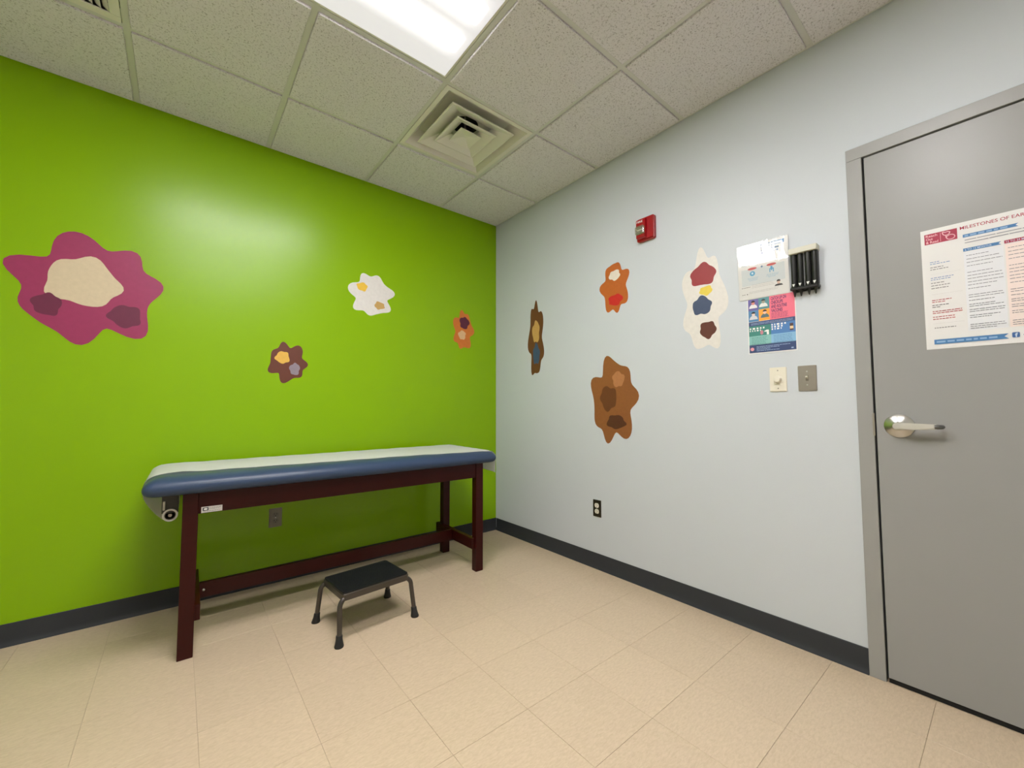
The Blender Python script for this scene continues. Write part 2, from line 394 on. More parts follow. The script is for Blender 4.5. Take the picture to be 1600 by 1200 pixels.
# ------------------------------------------------------------------ ceiling lights
def troffer(cell, label):
    a, b, c, d = cell; cx, cy = (a+b)/2, (c+d)/2
    t = empty('ceiling_light', (cx, cy, H)); hx, hy = (b-a)/2-HB-0.002, (d-c)/2-HB-0.002
    bm = bmesh.new()
    box(bm, -hx, hx, -hy, hy, 0.095, 0.1); box(bm, -hx, -hx+0.003, -hy, hy, 0.002, 0.095); box(bm, hx-0.003, hx, -hy, hy, 0.002, 0.095)
    box(bm, -hx+0.003, hx-0.003, -hy, -hy+0.003, 0.002, 0.095); box(bm, -hx+0.003, hx-0.003, hy-0.003, hy, 0.002, 0.095)
    finish('housing', bm, WHITEMETAL, t)
    bm = bmesh.new(); k = 0.010
    box(bm, -hx, hx, -hy, -hy+k, 0.0003, 0.0018); box(bm, -hx, hx, hy-k, hy, 0.0003, 0.0018)
    box(bm, -hx, -hx+k, -hy+k, hy-k, 0.0003, 0.0018); box(bm, hx-k, hx, -hy+k, hy-k, 0.0003, 0.0018)
    finish('door_frame', bm, WHITEMETAL, t)
    simplebox('lens', LENS, t, (-hx+k, hx-k, -hy+k, hy-k, -0.0002, 0.0015))
    tag(t, label, 'ceiling light', 'ceiling lights')
troffer(troffers[0], 'lit fluorescent ceiling light panel next to the square air diffuser')
troffer(troffers[1], 'lit fluorescent ceiling light panel behind the camera, nearest the door')

# ------------------------------------------------------------------ supply diffuser
def frustum(bm, s0, z0, s1, z1):
    A = [bm.verts.new((x*s0, y*s0, z0)) for x, y in ((-1, -1), (1, -1), (1, 1), (-1, 1))]
    B = [bm.verts.new((x*s1, y*s1, z1)) for x, y in ((-1, -1), (1, -1), (1, 1), (-1, 1))]
    for k in range(4): bm.faces.new((A[k], A[(k+1) % 4], B[(k+1) % 4], B[k]))
    return A, B
def diffuser():
    t = empty('air_diffuser', ((DIFF[0]+DIFF[1])/2, (DIFF[2]+DIFF[3])/2, H))
    bm = bmesh.new(); h = 0.3048-HB-0.001
    frustum(bm, h, 0.0015, h, -0.004); frustum(bm, h, -0.004, 0.268, -0.004); frustum(bm, 0.268, -0.004, 0.262, 0.004)
    frustum(bm, 0.262, 0.004, 0.205, 0.075); 
    # plate above with the round neck
    n = 40; neck = 0.080
    sq = []
    for k in range(n):
        a = 2*PI*k/n; s = 0.205/max(abs(math.cos(a)), abs(math.sin(a))); sq.append((s*math.cos(a), s*math.sin(a)))
    o_ = [bm.verts.new((x, y, 0.075)) for x, y in sq]; i_ = [bm.verts.new((neck*math.cos(2*PI*k/n), neck*math.sin(2*PI*k/n), 0.075)) for k in range(n)]
    for k in range(n): bm.faces.new((o_[k], o_[(k+1) % n], i_[(k+1) % n], i_[k]))
    bmesh.ops.recalc_face_normals(bm, faces=bm.faces)
    finish('frame', bm, WHITEMETAL, t)
    bm = bmesh.new(); lathe(bm, [(neck, 0.075), (neck, 0.13), (0, 0.13)], 40); finish('duct_neck', bm, DARK, t)
    for s, z0, rise, width in ((0.212, -0.008, 0.046, 0.096), (0.137, -0.010, 0.040, 0.074)):
        bm = bmesh.new()
        frustum(bm, s, z0+0.004, s, z0); frustum(bm, s, z0, s-0.008, z0-0.0015); frustum(bm, s-0.008, z0-0.0015, s-width, z0+rise)
        frustum(bm, s, z0+0.004, s-width+0.002, z0+rise+0.003); frustum(bm, s-width, z0+rise, s-width+0.002, z0+rise+0.003)
        bmesh.ops.remove_doubles(bm, verts=bm.verts, dist=1e-5); bmesh.ops.recalc_face_normals(bm, faces=bm.faces)
        finish('louver_ring', bm, WHITEMETAL, t)
    bm = bmesh.new(); s = 0.070
    frustum(bm, s, -0.006, s, -0.011); A, B = frustum(bm, s, -0.011, 0.012, 0.004); bm.faces.new(B)
    A, B = frustum(bm, s, -0.006, 0.012, 0.010); bm.faces.new(B)
    bmesh.ops.remove_doubles(bm, verts=bm.verts, dist=1e-5); bmesh.ops.recalc_face_normals(bm, faces=bm.faces)
    finish('center_cone', bm, WHITEMETAL, t)
    bm = bmesh.new(); tube(bm, [(0, 0, 0.008), (0, 0, 0.125)], 0.006, 8); finish('hanger_rod', bm, STEEL, t)
    tag(t, 'square white louvered air diffuser in the ceiling grid', 'air vent')
diffuser()
def return_grille():
    t = empty('return_grille', ((RET[0]+RET[1])/2, (RET[2]+RET[3])/2, H)); h = 0.3048-HB-0.002
    bm = bmesh.new(); k = 0.034
    for q in ((-h, h, -h, -h+k), (-h, h, h-k, h), (-h, -h+k, -h+k, h-k), (h-k, h, -h+k, h-k)): box(bm, *q, -0.004, 0.0018, bev=0.001, seg=1)
    finish('frame', bm, WHITEMETAL, t)
    base = None
    n = 22; span = 2*(h-k)
    me = None
    for i in range(n):
        x = -h+k+span*(i+0.5)/n
        if me is None:
            bm = bmesh.new(); P = [(-0.009, 0.014), (0.009, -0.001), (0.0098, 0.0), (-0.0082, 0.015)]
            A = [bm.verts.new((a, -h+k, z)) for a, z in P]; B = [bm.verts.new((a, h-k, z)) for a, z in P]
            for q in range(4): bm.faces.new((A[q], A[(q+1) % 4], B[(q+1) % 4], B[q]))
            me = bpy.data.meshes.new('slat'); bm.to_mesh(me); bm.free(); me.materials.append(WHITEMETAL)
        o = bpy.data.objects.new('slat', me); COL.objects.link(o); o.parent = t; o.location = (x, 0, 0)
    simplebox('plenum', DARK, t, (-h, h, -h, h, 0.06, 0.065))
    tag(t, 'white slatted return air grille at the top left corner', 'air vent')
return_grille()

# ------------------------------------------------------------------ door
def door():
    d = empty('door_1', (0, 0, 0)); struct(d, 'grey painted metal door with lever handle and poster', 'door')
    FX = -0.012; fw = 0.051
    a, b = DY0, DY1
    g = 0.007
    bm = bmesh.new()
    box(bm, FX, 0.12, a-fw, a, 0, DTOP-fw, bev=0.002); fr1 = finish('jamb', bm, GREYFRAME, d)
    bm = bmesh.new(); box(bm, FX, 0.12, b, b+fw, 0, DTOP-fw, bev=0.002); finish('jamb', bm, GREYFRAME, d)
    bm = bmesh.new(); box(bm, FX, 0.12, b, a, DTOP-fw, DTOP, bev=0.002); finish('head', bm, GREYFRAME, d)
    bm = bmesh.new()      # stop behind the slab
    box(bm, 0.048, 0.07, a-fw-0.016, a-fw, 0, DTOP-fw); box(bm, 0.048, 0.07, b+fw, b+fw+0.016, 0, DTOP-fw); box(bm, 0.048, 0.07, b+fw+0.016, a-fw-0.016, DTOP-fw-0.016, DTOP-fw)
    finish('stop', bm, DARK, d)
    s = simplebox('slab', GREYPAINT, d, (-0.010, 0.036, b+fw+g, a-fw-g, 0.020, DTOP-fw-g), bev=0.0015)
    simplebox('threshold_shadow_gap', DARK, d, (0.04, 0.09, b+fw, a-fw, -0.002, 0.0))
    simplebox('door_sweep', DARK, d, (-0.005, 0.03, b+fw+g, a-fw-g, 0.0015, 0.0215))  # black strip that paints the shade in the gap under the slab
    # strike lip on the jamb
    simplebox('strike_plate', STEELPLATE, d, (-0.0135, -0.004, a-fw-0.003, a-fw+0.004, 0.955, 1.045), bev=0.001)
    hd = empty('handle', (-0.010, -2.622, 0.997), ROT_BLUE); hd.parent = d
    bm = bmesh.new(); lathe(bm, [(0, 0.0), (0.0445, 0.0), (0.0445, 0.004), (0.042, 0.0065), (0.030, 0.012), (0.016, 0.020), (0.0135, 0.026), (0.0135, 0.045), (0, 0.045)], 40)
    finish('rose', bm, STEEL, hd, smooth=True, angle=35)
    bm = bmesh.new()
    outline = [(-0.013, 0.0), (-0.0115, 0.0075), (-0.006, 0.0125), (0.002, 0.0140), (0.05, 0.0120), (0.104, 0.0098), (0.104, -0.0085), (0.05, -0.0115), (0.002, -0.0130), (-0.006, -0.0115), (-0.0115, -0.0065)]
    prism(bm, list(reversed(outline)) if False else outline[::-1], 0.040, 0.053)
    bmesh.ops.bevel(bm, geom=[e for e in bm.edges if abs(e.verts[0].co.z-0.053) < 1e-6 and abs(e.verts[1].co.z-0.053) < 1e-6], offset=0.006, segments=4, affect='EDGES')
    bmesh.ops.recalc_face_normals(bm, faces=bm.faces)
    finish('lever', bm, mat('satin_steel', rgb(214, 212, 204), 0.45, metal=0.85), hd, smooth=True, angle=40)
    bm = bmesh.new()
    path = [(0.100, 0.0005, 0.0465), (0.108, 0.0005, 0.046), (0.115, 0.0005, 0.043), (0.118, 0.0005, 0.036), (0.118, 0.0005, 0.020)]
    tube(bm, path, [0.0078, 0.0078, 0.0077, 0.0074, 0.0070], 12)
    finish('lever_return', bm, mat('dark_steel', rgb(112, 112, 110), 0.35, metal=0.9), hd, smooth=True)
door()

# ------------------------------------------------------------------ exam table
def exam_table():
    t = empty('exam_table', (-1.375, -0.405, 0), (0, 0, math.radians(-0.9)))
    ox, oy = -1.375, -0.405
    X0, X1 = -0.779, 0.779           # outer faces of the legs (local)
    Y0, Y1 = -0.241, 0.249           # front and back faces
    lw = 0.055; ztop = 0.700
    for sx, sy in ((0, 0), (1, 0), (0, 1), (1, 1)):
        x0 = X0 if sx == 0 else X1-lw; y0 = Y0 if sy == 0 else Y1-0.05
        simplebox('leg', CHERRY, t, (x0, x0+lw, y0, y0+0.05, 0, ztop), bev=0.003)
    for y0, nm in ((Y0+0.006, 'apron'), (Y1-0.028, 'apron')): simplebox(nm, CHERRY, t, (X0+lw, X1-lw, y0, y0+0.022, 0.606, ztop), bev=0.0015)
    for x0 in (X0+0.006, X1-0.028): simplebox('apron', CHERRY, t, (x0, x0+0.022, Y0+0.05, Y1-0.05, 0.606, ztop), bev=0.0015)
    for s in (0, 1):                 # end rails, let into the inner faces of the legs
        x0 = X0+lw-0.010 if s == 0 else X1-lw-0.020
        simplebox('end_rail', CHERRY, t, (x0, x0+0.030, Y0+0.018, Y1+0.022, 0.145, 0.212), bev=0.0015)
    st = simplebox('stretcher', CHERRY, t, (X0+lw+0.020, X1-lw-0.020, 0.036, 0.058, 0.142, 0.212), bev=0.0015)
    for x in (X0+lw+0.038, X1-lw-0.006):
        bm = bmesh.new(); lathe(bm, [(0, 0.0), (0.006, 0.0), (0.006, 0.0012), (0.004, 0.003), (0, 0.0035)], 16, Matrix.Translation((x, 0.036 if x < 0 else 0.036, 0.178)) @ Matrix.Rotation(PI/2, 4, 'X'))
        finish('bolt', bm, STEEL, st, smooth=True)
    # nameplate
    np_ = simplebox('nameplate', mat('plate_white', rgb(214, 212, 208), 0.4), t, (X0+lw+0.010, X0+lw+0.086, Y0+0.0045, Y0+0.0062, 0.608, 0.634), bev=0.0004)
    y = Y0+0.0044
    def np_flat(bm, poly): bm.faces.new([bm.verts.new((a, y, b)) for a, b in poly])
    bx = X0+lw+0.010
    bm = bmesh.new(); np_flat(bm, rect(bx+0.005, bx+0.026, 0.617, 0.630)); finish('logo_block', bm, mat('navy_print', rgb(26, 28, 52), 0.5), np_)
    y -= 0.0002
    bm = bmesh.new(); np_flat(bm, ellipse(bx+0.0155, 0.6235, 0.007, 0.0042)); finish('logo_oval', bm, WHITE, np_)
    bm = bmesh.new(); rr = random.Random(3)
    for zz, w_ in ((0.6265, 0.042), (0.6215, 0.038), (0.6130, 0.060)):
        x = bx+(0.029 if w_ < 0.05 else 0.007)
        while w_ > 0.003:
            l = min(rr.uniform(0.004, 0.010), w_); np_flat(bm, rect(x, x+l, zz, zz+0.002)); x += l+0.0018; w_ -= l+0.0018
    finish('small_print', bm, mat('grey_print', rgb(140, 138, 136), 0.6), np_)
    # padded top
    CX0, CX1, CY0, CY1 = -0.912, 0.865, -0.292, 0.320
    zc, b0, b1 = 0.731, 0.030, 0.049
    def plan(inset):
        r = max(0.034-inset*0.3, 0.012); return roundrect(CX0+inset, CX1-inset, CY0+inset, CY1-inset, r, 6)
    bm = bmesh.new(); rings = []
    prof = []
    for k in range(7):
        a = -PI/2+PI/2*k/6; prof.append((0.030*(1-math.cos(a)), zc+b0*math.sin(a)))
    for k in range(1, 11):
        a = PI/2*k/10; prof.append((0.075*(1-math.cos(a)), zc+b1*math.sin(a)))
    for ins, z in prof: rings.append([bm.verts.new((x, y_, z)) for x, y_ in plan(ins)])
    n = len(rings[0])
    for p, q in zip(rings, rings[1:]):
        for k in range(n): bm.faces.new((p[k], p[(k+1) % n], q[(k+1) % n], q[k]))
    bm.faces.new(list(reversed(rings[0]))); bm.faces.new(rings[-1])
    finish('cushion', bm, VINYL, t, smooth=True, angle=60)
    # paper-roll bracket under the left end
    br = empty('roll_bracket', (0, 0, 0)); br.parent = t
    simplebox('arm', mat('bracket_dark', rgb(58, 56, 48), 0.5), br, (X0-0.072, X0-0.014, -0.140, -0.136, 0.606, 0.701), bev=0.001)
    simplebox('arm', MATS['bracket_dark'], br, (X0-0.072, X0-0.014, 0.316, 0.320, 0.596, 0.701), bev=0.001)
    simplebox('clip', BEIGE, br, (X0-0.068, X0-0.060, -0.148, -0.140, 0.622, 0.660), bev=0.001)
    bm = bmesh.new(); tube(bm, [(X0-0.042, -0.150, 0.598), (X0-0.042, 0.324, 0.598)], 0.007, 12); finish('spindle', bm, STEELPLATE, br, smooth=True)
    tag(t, 'dark cherry wood exam table with slate blue padded top', 'exam table')
    M = t.rotation_euler.to_matrix().to_4x4(); M.translation = t.location

    # paper: the roll and the sheet pulled over the pad, one thing
    pr = empty('exam_paper_roll', t.location, t.rotation_euler)
    rx, rz, ro = X0-0.042, 0.598, 0.027
    bm = bmesh.new()
    Mr = Matrix.Translation((rx, -0.146, rz)) @ Matrix.Rotation(-PI/2, 4, 'X')
    lathe(bm, [(0.020, 0), (ro, 0), (ro, 0.455), (0.020, 0.455), (0.020, 0)], 32, Mr)
    finish('roll', bm, TUBEW, pr, smooth=True, angle=40)
    bm = bmesh.new(); lathe(bm, [(0.0195, 0.002), (0.0195, 0.453), (0.0165, 0.453), (0.0165, 0.002), (0.0195, 0.002)], 24, Mr)
    finish('core', bm, mat('core_card', rgb(70, 62, 50), 0.8), pr, smooth=True, angle=40)
    # centre-line path in x, z
    path = [(rx+0.006, rz-ro-0.0008), (rx-0.006, rz-ro+0.0002), (rx-0.016, rz-ro+0.005), (-0.850, 0.5865), (-0.866, 0.605), (-0.880, 0.6235), (-0.893, 0.643), (-0.904, 0.6625), (-0.912, 0.682), (-0.9165, 0.701), (-0.9175, 0.716)]
    off = 0.0032
    for k in range(0, 10):
        a = PI/2*k/10; path.append((CX0+0.075*(1-math.cos(a))-off*math.cos(a), zc+b1*math.sin(a)+off*math.sin(a)))
    nx = 60; xa, xb = CX0+0.075, CX1-0.075
    for k in range(nx+1):
        x = xa+(xb-xa)*k/nx
        lift = 0.004*math.exp(-((x-xa-0.05)/0.04)**2)
        path.append((x, zc+b1+off*0.9+lift))
    for k in range(1, 11):
        a = PI/2-PI/2*k/10; path.append((CX1-0.075*(1-math.cos(a))+off*math.cos(a), zc+b1*math.sin(a)+off*math.sin(a)))
    for k in range(1, 7): path.append((CX1+off-0.006*math.sin(k/6*PI/2), zc-0.10*k/6))
    bm = bmesh.new(); grid = []; ny = 24; wid = 0.515
    for i, (x, z) in enumerate(path):
        f = min(1, max(0, (x-CX0)/(CX1-CX0)))
        yf = -0.146+(-0.262+0.146)*f
        if 0.05 < f < 0.95: yf += 0.004*math.sin(x*9.0)
        if i < 11: yf = -0.142
        row = []
        for j in range(ny+1):
            yy = yf+wid*j/ny
            zz = z
            lim = CY1
            dedge = lim-yy
            if i >= 13 and dedge < 0.075 and z > zc:
                a_ = max(0.0, min(1.0, dedge/0.075)); zz = min(z, zc+b1*math.sqrt(max(0, 1-(1-a_)**2))+off)
                yy = min(yy, CY1+0.002)
            dfr = yy-CY0
            if i >= 13 and dfr < 0.075 and z > zc:
                a_ = max(0.0, dfr/0.075); zz = min(zz, zc+b1*math.sqrt(max(0, 1-(1-a_)**2))+off)
            xx = x
            if i > len(path)-7:      # loose end: uneven tear
                zz += 0.028*(j/ny)*((i-(len(path)-7))/6)
                xx += 0.006*math.sin(j*0.6)*((i-(len(path)-7))/6)*0.5
            if i >= 11: zz += 0.0008*math.sin(j*1.3+i*0.9)
            row.append(bm.verts.new((xx, yy, zz)))
        grid.append(row)
    for p, q in zip(grid, grid[1:]):
        for j in range(ny): bm.faces.new((p[j], p[j+1], q[j+1], q[j]))
    bmesh.ops.recalc_face_normals(bm, faces=bm.faces)
    finish('sheet', bm, PAPER, pr, smooth=True, angle=80)
    tag(pr, 'white exam table paper unrolled from its roll over the blue pad', 'paper roll')
exam_table()

# ------------------------------------------------------------------ step stool
def step_stool():
    t = empty('step_stool', (-1.4145, -0.7905, 0), (0, 0, math.radians(5.1)))
    hx, hy, zt = 0.170, 0.1275, 0.214
    bm = bmesh.new()
    lo = roundrect(-hx, hx, -hy, hy, 0.016, 4)
    prism(bm, lo, zt-0.030, zt)
    bmesh.ops.bevel(bm, geom=[e for e in bm.edges if abs(e.verts[0].co.z-zt) < 1e-6 and abs(e.verts[1].co.z-zt) < 1e-6], offset=0.004, segments=3, affect='EDGES')
    finish('platform', bm, GUN, t, smooth=True, angle=40)
    bm = bmesh.new(); prism(bm, roundrect(-hx+0.004, hx-0.004, -hy+0.004, hy-0.004, 0.014, 4), zt, zt+0.005)
    tr = finish('rubber_tread', bm, BLKRUB, t)
    me = None
    for k in range(15):
        if me is None:
            bm = bmesh.new(); box(bm, -hx+0.012, hx-0.012, -0.0028, 0.0028, 0, 0.0012); me = bpy.data.meshes.new('rib'); bm.to_mesh(me); bm.free(); me.materials.append(BLKRUB)
        o = bpy.data.objects.new('rib', me); COL.objects.link(o); o.parent = tr; o.location = (0, -0.105+0.015*k, zt+0.005)
    for sx in (-1, 1):
        for sy in (-1, 1):
            pts = [(sx*0.115, sy*0.108, zt-0.020), (sx*0.150, sy*0.112, zt-0.021)]
            for k in range(1, 7):
                a = PI/2*k/6; pts.append((sx*(0.150+0.033*math.sin(a)), sy*(0.112+0.010*math.sin(a)), zt-0.021-0.040*(1-math.cos(a))))
            pts.append((sx*0.1905, sy*0.1455, 0.020))
            bm = bmesh.new(); tube(bm, pts, 0.0112, 14); lg = finish('leg', bm, GUN, t, smooth=True, angle=50)
            bm = bmesh.new()
            lathe(bm, [(0, 0.0), (0.0190, 0.0), (0.0205, 0.004), (0.0175, 0.015), (0.0148, 0.030), (0.0140, 0.046), (0.0125, 0.048), (0, 0.048)], 20,
                  Matrix(((1, 0, -sx*0.07, sx*0.1925), (0, 1, -sy*0.16, sy*0.1475), (0, 0, 1, 0), (0, 0, 0, 1))))
            finish('rubber_foot', bm, mat('black_foot_rubber', rgb(22, 22, 22), 0.6), lg, smooth=True, angle=45)
    tag(t, 'black topped metal step stool with four rubber feet on the floor', 'step stool')
step_stool()

# ------------------------------------------------------------------ outlets, switches
def receptacle_plate(root, plate_mat, face_mat, w_=0.070, h_=0.114):
    bm = bmesh.new(); prism(bm, roundrect(-w_/2, w_/2, -h_/2, h_/2, 0.003, 3), 0, 0.005)
    bmesh.ops.bevel(bm, geom=[e for e in bm.edges if e.verts[0].co.z > 0.004 and e.verts[1].co.z > 0.004], offset=0.002, segments=2, affect='EDGES')
    finish('plate', bm, plate_mat, root, smooth=True, angle=50)
    for s in (1, -1):
        bm = bmesh.new(); cy = s*0.0195
        pts = []
        for k in range(28):
            a = 2*PI*k/28; x = 0.0172*math.cos(a); y = max(-0.0142, min(0.0142, 0.0172*math.sin(a))); pts.append((x, cy+y))
        prism(bm, pts, 0.003, 0.0066); f = finish('receptacle', bm, face_mat, root)
        bm = bmesh.new()
        for sx in (-0.0063, 0.0063): flat(bm, rect(sx-0.0011, sx+0.0011, cy-0.001, cy+0.007), 0.0068)
        flat(bm, ellipse(0, cy-0.0075, 0.0024, 0.0024, 10), 0.0068); finish('slots', bm, DARK, f)
    bm = bmesh.new(); lathe(bm, [(0, 0.0068), (0.003, 0.0062), (0.003, 0.005)], 12); finish('screw', bm, STEEL, root)
r = on_green('wall_outlet', -1.700, 0.392); receptacle_plate(r, mat('dull_steel_plate', rgb(128, 124, 112), 0.45, metal=0.6), mat('grey_receptacle', rgb(112, 108, 98), 0.4)); tag(r, 'steel wall outlet on the green wall under the exam table', 'outlet')  # plate steel coloured darker to paint in the shade under the table
r = on_blue('wall_outlet', -1.125, 0.395); receptacle_plate(r, BRONZE, IVORY, 0.066, 0.110); tag(r, 'dark wall outlet with two ivory sockets low on the blue wall', 'outlet')

def plate(root, m, w_, h_, d=0.006):
    bm = bmesh.new(); prism(bm, roundrect(-w_/2, w_/2, -h_/2, h_/2, 0.003, 3), 0, d)
    bmesh.ops.bevel(bm, geom=[e for e in bm.edges if e.verts[0].co.z > d-1e-4 and e.verts[1].co.z > d-1e-4], offset=0.002, segments=2, affect='EDGES')
    return finish('plate', bm, m, root, smooth=True, angle=50)
r = on_blue('dimmer_switch', -2.212, 1.199); plate(r, IVORY, 0.070, 0.114)
bm = bmesh.new(); lathe(bm, [(0, 0.004), (0.0165, 0.004), (0.0165, 0.010), (0.0150, 0.012), (0.0135, 0.024), (0.0125, 0.0255), (0, 0.026)], 28); finish('knob', bm, IVORY, r, smooth=True, angle=40)
for s in (-1, 1):
    bm = bmesh.new(); lathe(bm, [(0, 0.0073), (0.003, 0.0068), (0.003, 0.005)], 12, Matrix.Translation((0, s*0.042, 0))); finish('screw', bm, STEELPLATE, r)
tag(r, 'ivory dimmer switch plate with round knob below the posters', 'switch')
r = on_blue('light_switch', -2.327, 1.199); plate(r, STEELPLATE, 0.070, 0.114)
simplebox('toggle_slot', mat('slot_tan', rgb(120, 112, 98), 0.5), r, (-0.0055, 0.0055, -0.0125, 0.0125, 0.004, 0.0068))
bm = bmesh.new(); vs = [(-0.004, -0.004, 0.006), (0.004, -0.004, 0.006), (0.004, 0.008, 0.006), (-0.004, 0.008, 0.006), (-0.0035, 0.004, 0.019), (0.0035, 0.004, 0.019), (0.0035, 0.010, 0.018), (-0.0035, 0.010, 0.018)]
V = [bm.verts.new(v) for v in vs]
for f in ((0, 1, 5, 4), (1, 2, 6, 5), (2, 3, 7, 6), (3, 0, 4, 7), (4, 5, 6, 7)): bm.faces.new([V[i] for i in f])
finish('toggle', bm, BEIGE, r)
for s in (-1, 1):
    bm = bmesh.new(); lathe(bm, [(0, 0.0075), (0.0034, 0.0068), (0.0034, 0.005)], 12, Matrix.Translation((0, s*0.030, 0))); finish('screw', bm, STEEL, r, smooth=True)
tag(r, 'brushed steel toggle light switch plate nearest the door', 'switch')

# ------------------------------------------------------------------ fire alarm strobe
r = on_blue('fire_alarm_strobe', -1.538, 2.152)
def rbox(bm, x0, x1, y0, y1, z0, z1, rr, bev):
    t = bmesh.new(); prism(t, roundrect(x0, x1, y0, y1, rr, 4), z0, z1)
    if bev: bmesh.ops.bevel(t, geom=[e for e in t.edges if e.verts[0].co.z > z1-1e-5 and e.verts[1].co.z > z1-1e-5], offset=bev, segments=3, affect='EDGES')
    merge(bm, t)
bm = bmesh.new(); rbox(bm, -0.059, 0.059, -0.071, 0.071, 0.0, 0.026, 0.010, 0.006); finish('body', bm, RED, r, smooth=True, angle=45)
bm = bmesh.new()
A = [(-0.052, -0.060), (0.014, -0.060), (0.014, 0.060), (-0.052, 0.060)]
lo = [bm.verts.new((x, y, 0.024)) for x, y in A]; hi = [bm.verts.new((x*0.92-0.002, y*0.93, 0.046)) for x, y in A]
bm.faces.new(hi)
for k in range(4): bm.faces.new((lo[k], lo[(k+1) % 4], hi[(k+1) % 4], hi[k]))
bmesh.ops.bevel(bm, geom=list(bm.edges), offset=0.003, segments=2, affect='EDGES')
finish('strobe_block', bm, RED, r, smooth=True, angle=45)
simplebox('sounder_ridge', RED, r, (0.022, 0.028, -0.020, 0.040, 0.0250, 0.0285), bev=0.001)
bm = bmesh.new(); rbox(bm, -0.046, 0.010, -0.036, 0.010, 0.045, 0.049, 0.006, 0.002); finish('reflector', bm, mat('reflector_silver', rgb(205, 205, 190), 0.25, metal=0.6), r, smooth=True)
bm = bmesh.new(); rbox(bm, -0.048, 0.012, -0.039, 0.013, 0.0492, 0.066, 0.010, 0.008); finish('lens', bm, CLEARLENS, r, smooth=True, angle=60)
bm = bmesh.new(); tube(bm, [(-0.034, -0.012, 0.054), (0.0, -0.012, 0.054)], 0.004, 10); finish('flash_tube', bm, TUBEW, r, smooth=True)
bm = bmesh.new(); text_into(bm, 'FIRE', -0.043, 0.036, 0.0115, 0.0466, width=0.040, bold=0.015); finish('lettering', bm, WHITE, r)
tag(r, 'red fire alarm strobe high on the pale blue wall', 'fire alarm')

# ------------------------------------------------------------------ speculum dispenser
r = on_blue('speculum_dispenser', -2.338, 1.690)
simplebox('back_plate', BLACKP, r, (-0.050, 0.050, -0.098, 0.075, 0.0, 0.010), bev=0.002)
bm = bmesh.new(); box(bm, -0.0535, 0.0535, 0.072, 0.098, 0.0, 0.048, bev=0.003); finish('top_cap', bm, BEIGE, r)
for x in (-0.0395, -0.0150, 0.0150, 0.0395):
    bm = bmesh.new(); tube(bm, [(x, -0.078, 0.024), (x, 0.074, 0.024)], 0.0125, 18); tb = finish('tube', bm, BLACKP, r, smooth=True, angle=50)
    bm = bmesh.new(); lathe(bm, [(0.0140, 0.0), (0.0140, 0.012), (0.0110, 0.016), (0.0066, 0.022), (0.0030, 0.044), (0.0022, 0.047), (0, 0.047)], 18, Matrix.Translation((x, -0.074, 0.024)) @ Matrix.Rotation(PI/2, 4, 'X'))
    finish('tip', bm, BLACKP, tb, smooth=True, angle=50)
    bm = bmesh.new(); prism(bm, [(x-0.0055, -0.064), (x, -0.077), (x+0.0055, -0.064)], 0.0362, 0.0395); finish('arrow_mark', bm, WHITE, tb)
simplebox('center_strip', mat('charcoal_plastic', rgb(84, 84, 82), 0.4), r, (-0.0022, 0.0022, -0.085, 0.072, 0.010, 0.026))
simplebox('retaining_bar', BLACKP, r, (-0.054, 0.054, -0.092, -0.080, 0.004, 0.040), bev=0.003)
tag(r, 'black four tube speculum dispenser on the wall beside the posters', 'dispenser')

# ------------------------------------------------------------------ posters
def sheet(bm, w_, h_, fn, nx=6, ny=14, th=0.0004):
    """a sheet hanging from its top left corner; fn(u, v) gives its stand-off from the wall"""
    g = [[bm.verts.new((w_*i/nx, -h_*j/ny, fn(i/nx, j/ny))) for i in range(nx+1)] for j in range(ny+1)]
    for j in range(ny):
        for i in range(nx): bm.faces.new((g[j+1][i], g[j+1][i+1], g[j][i+1], g[j][i]))
PR = lambda n, c, ro=0.5: mat('print_'+n, rgb(*c), ro)
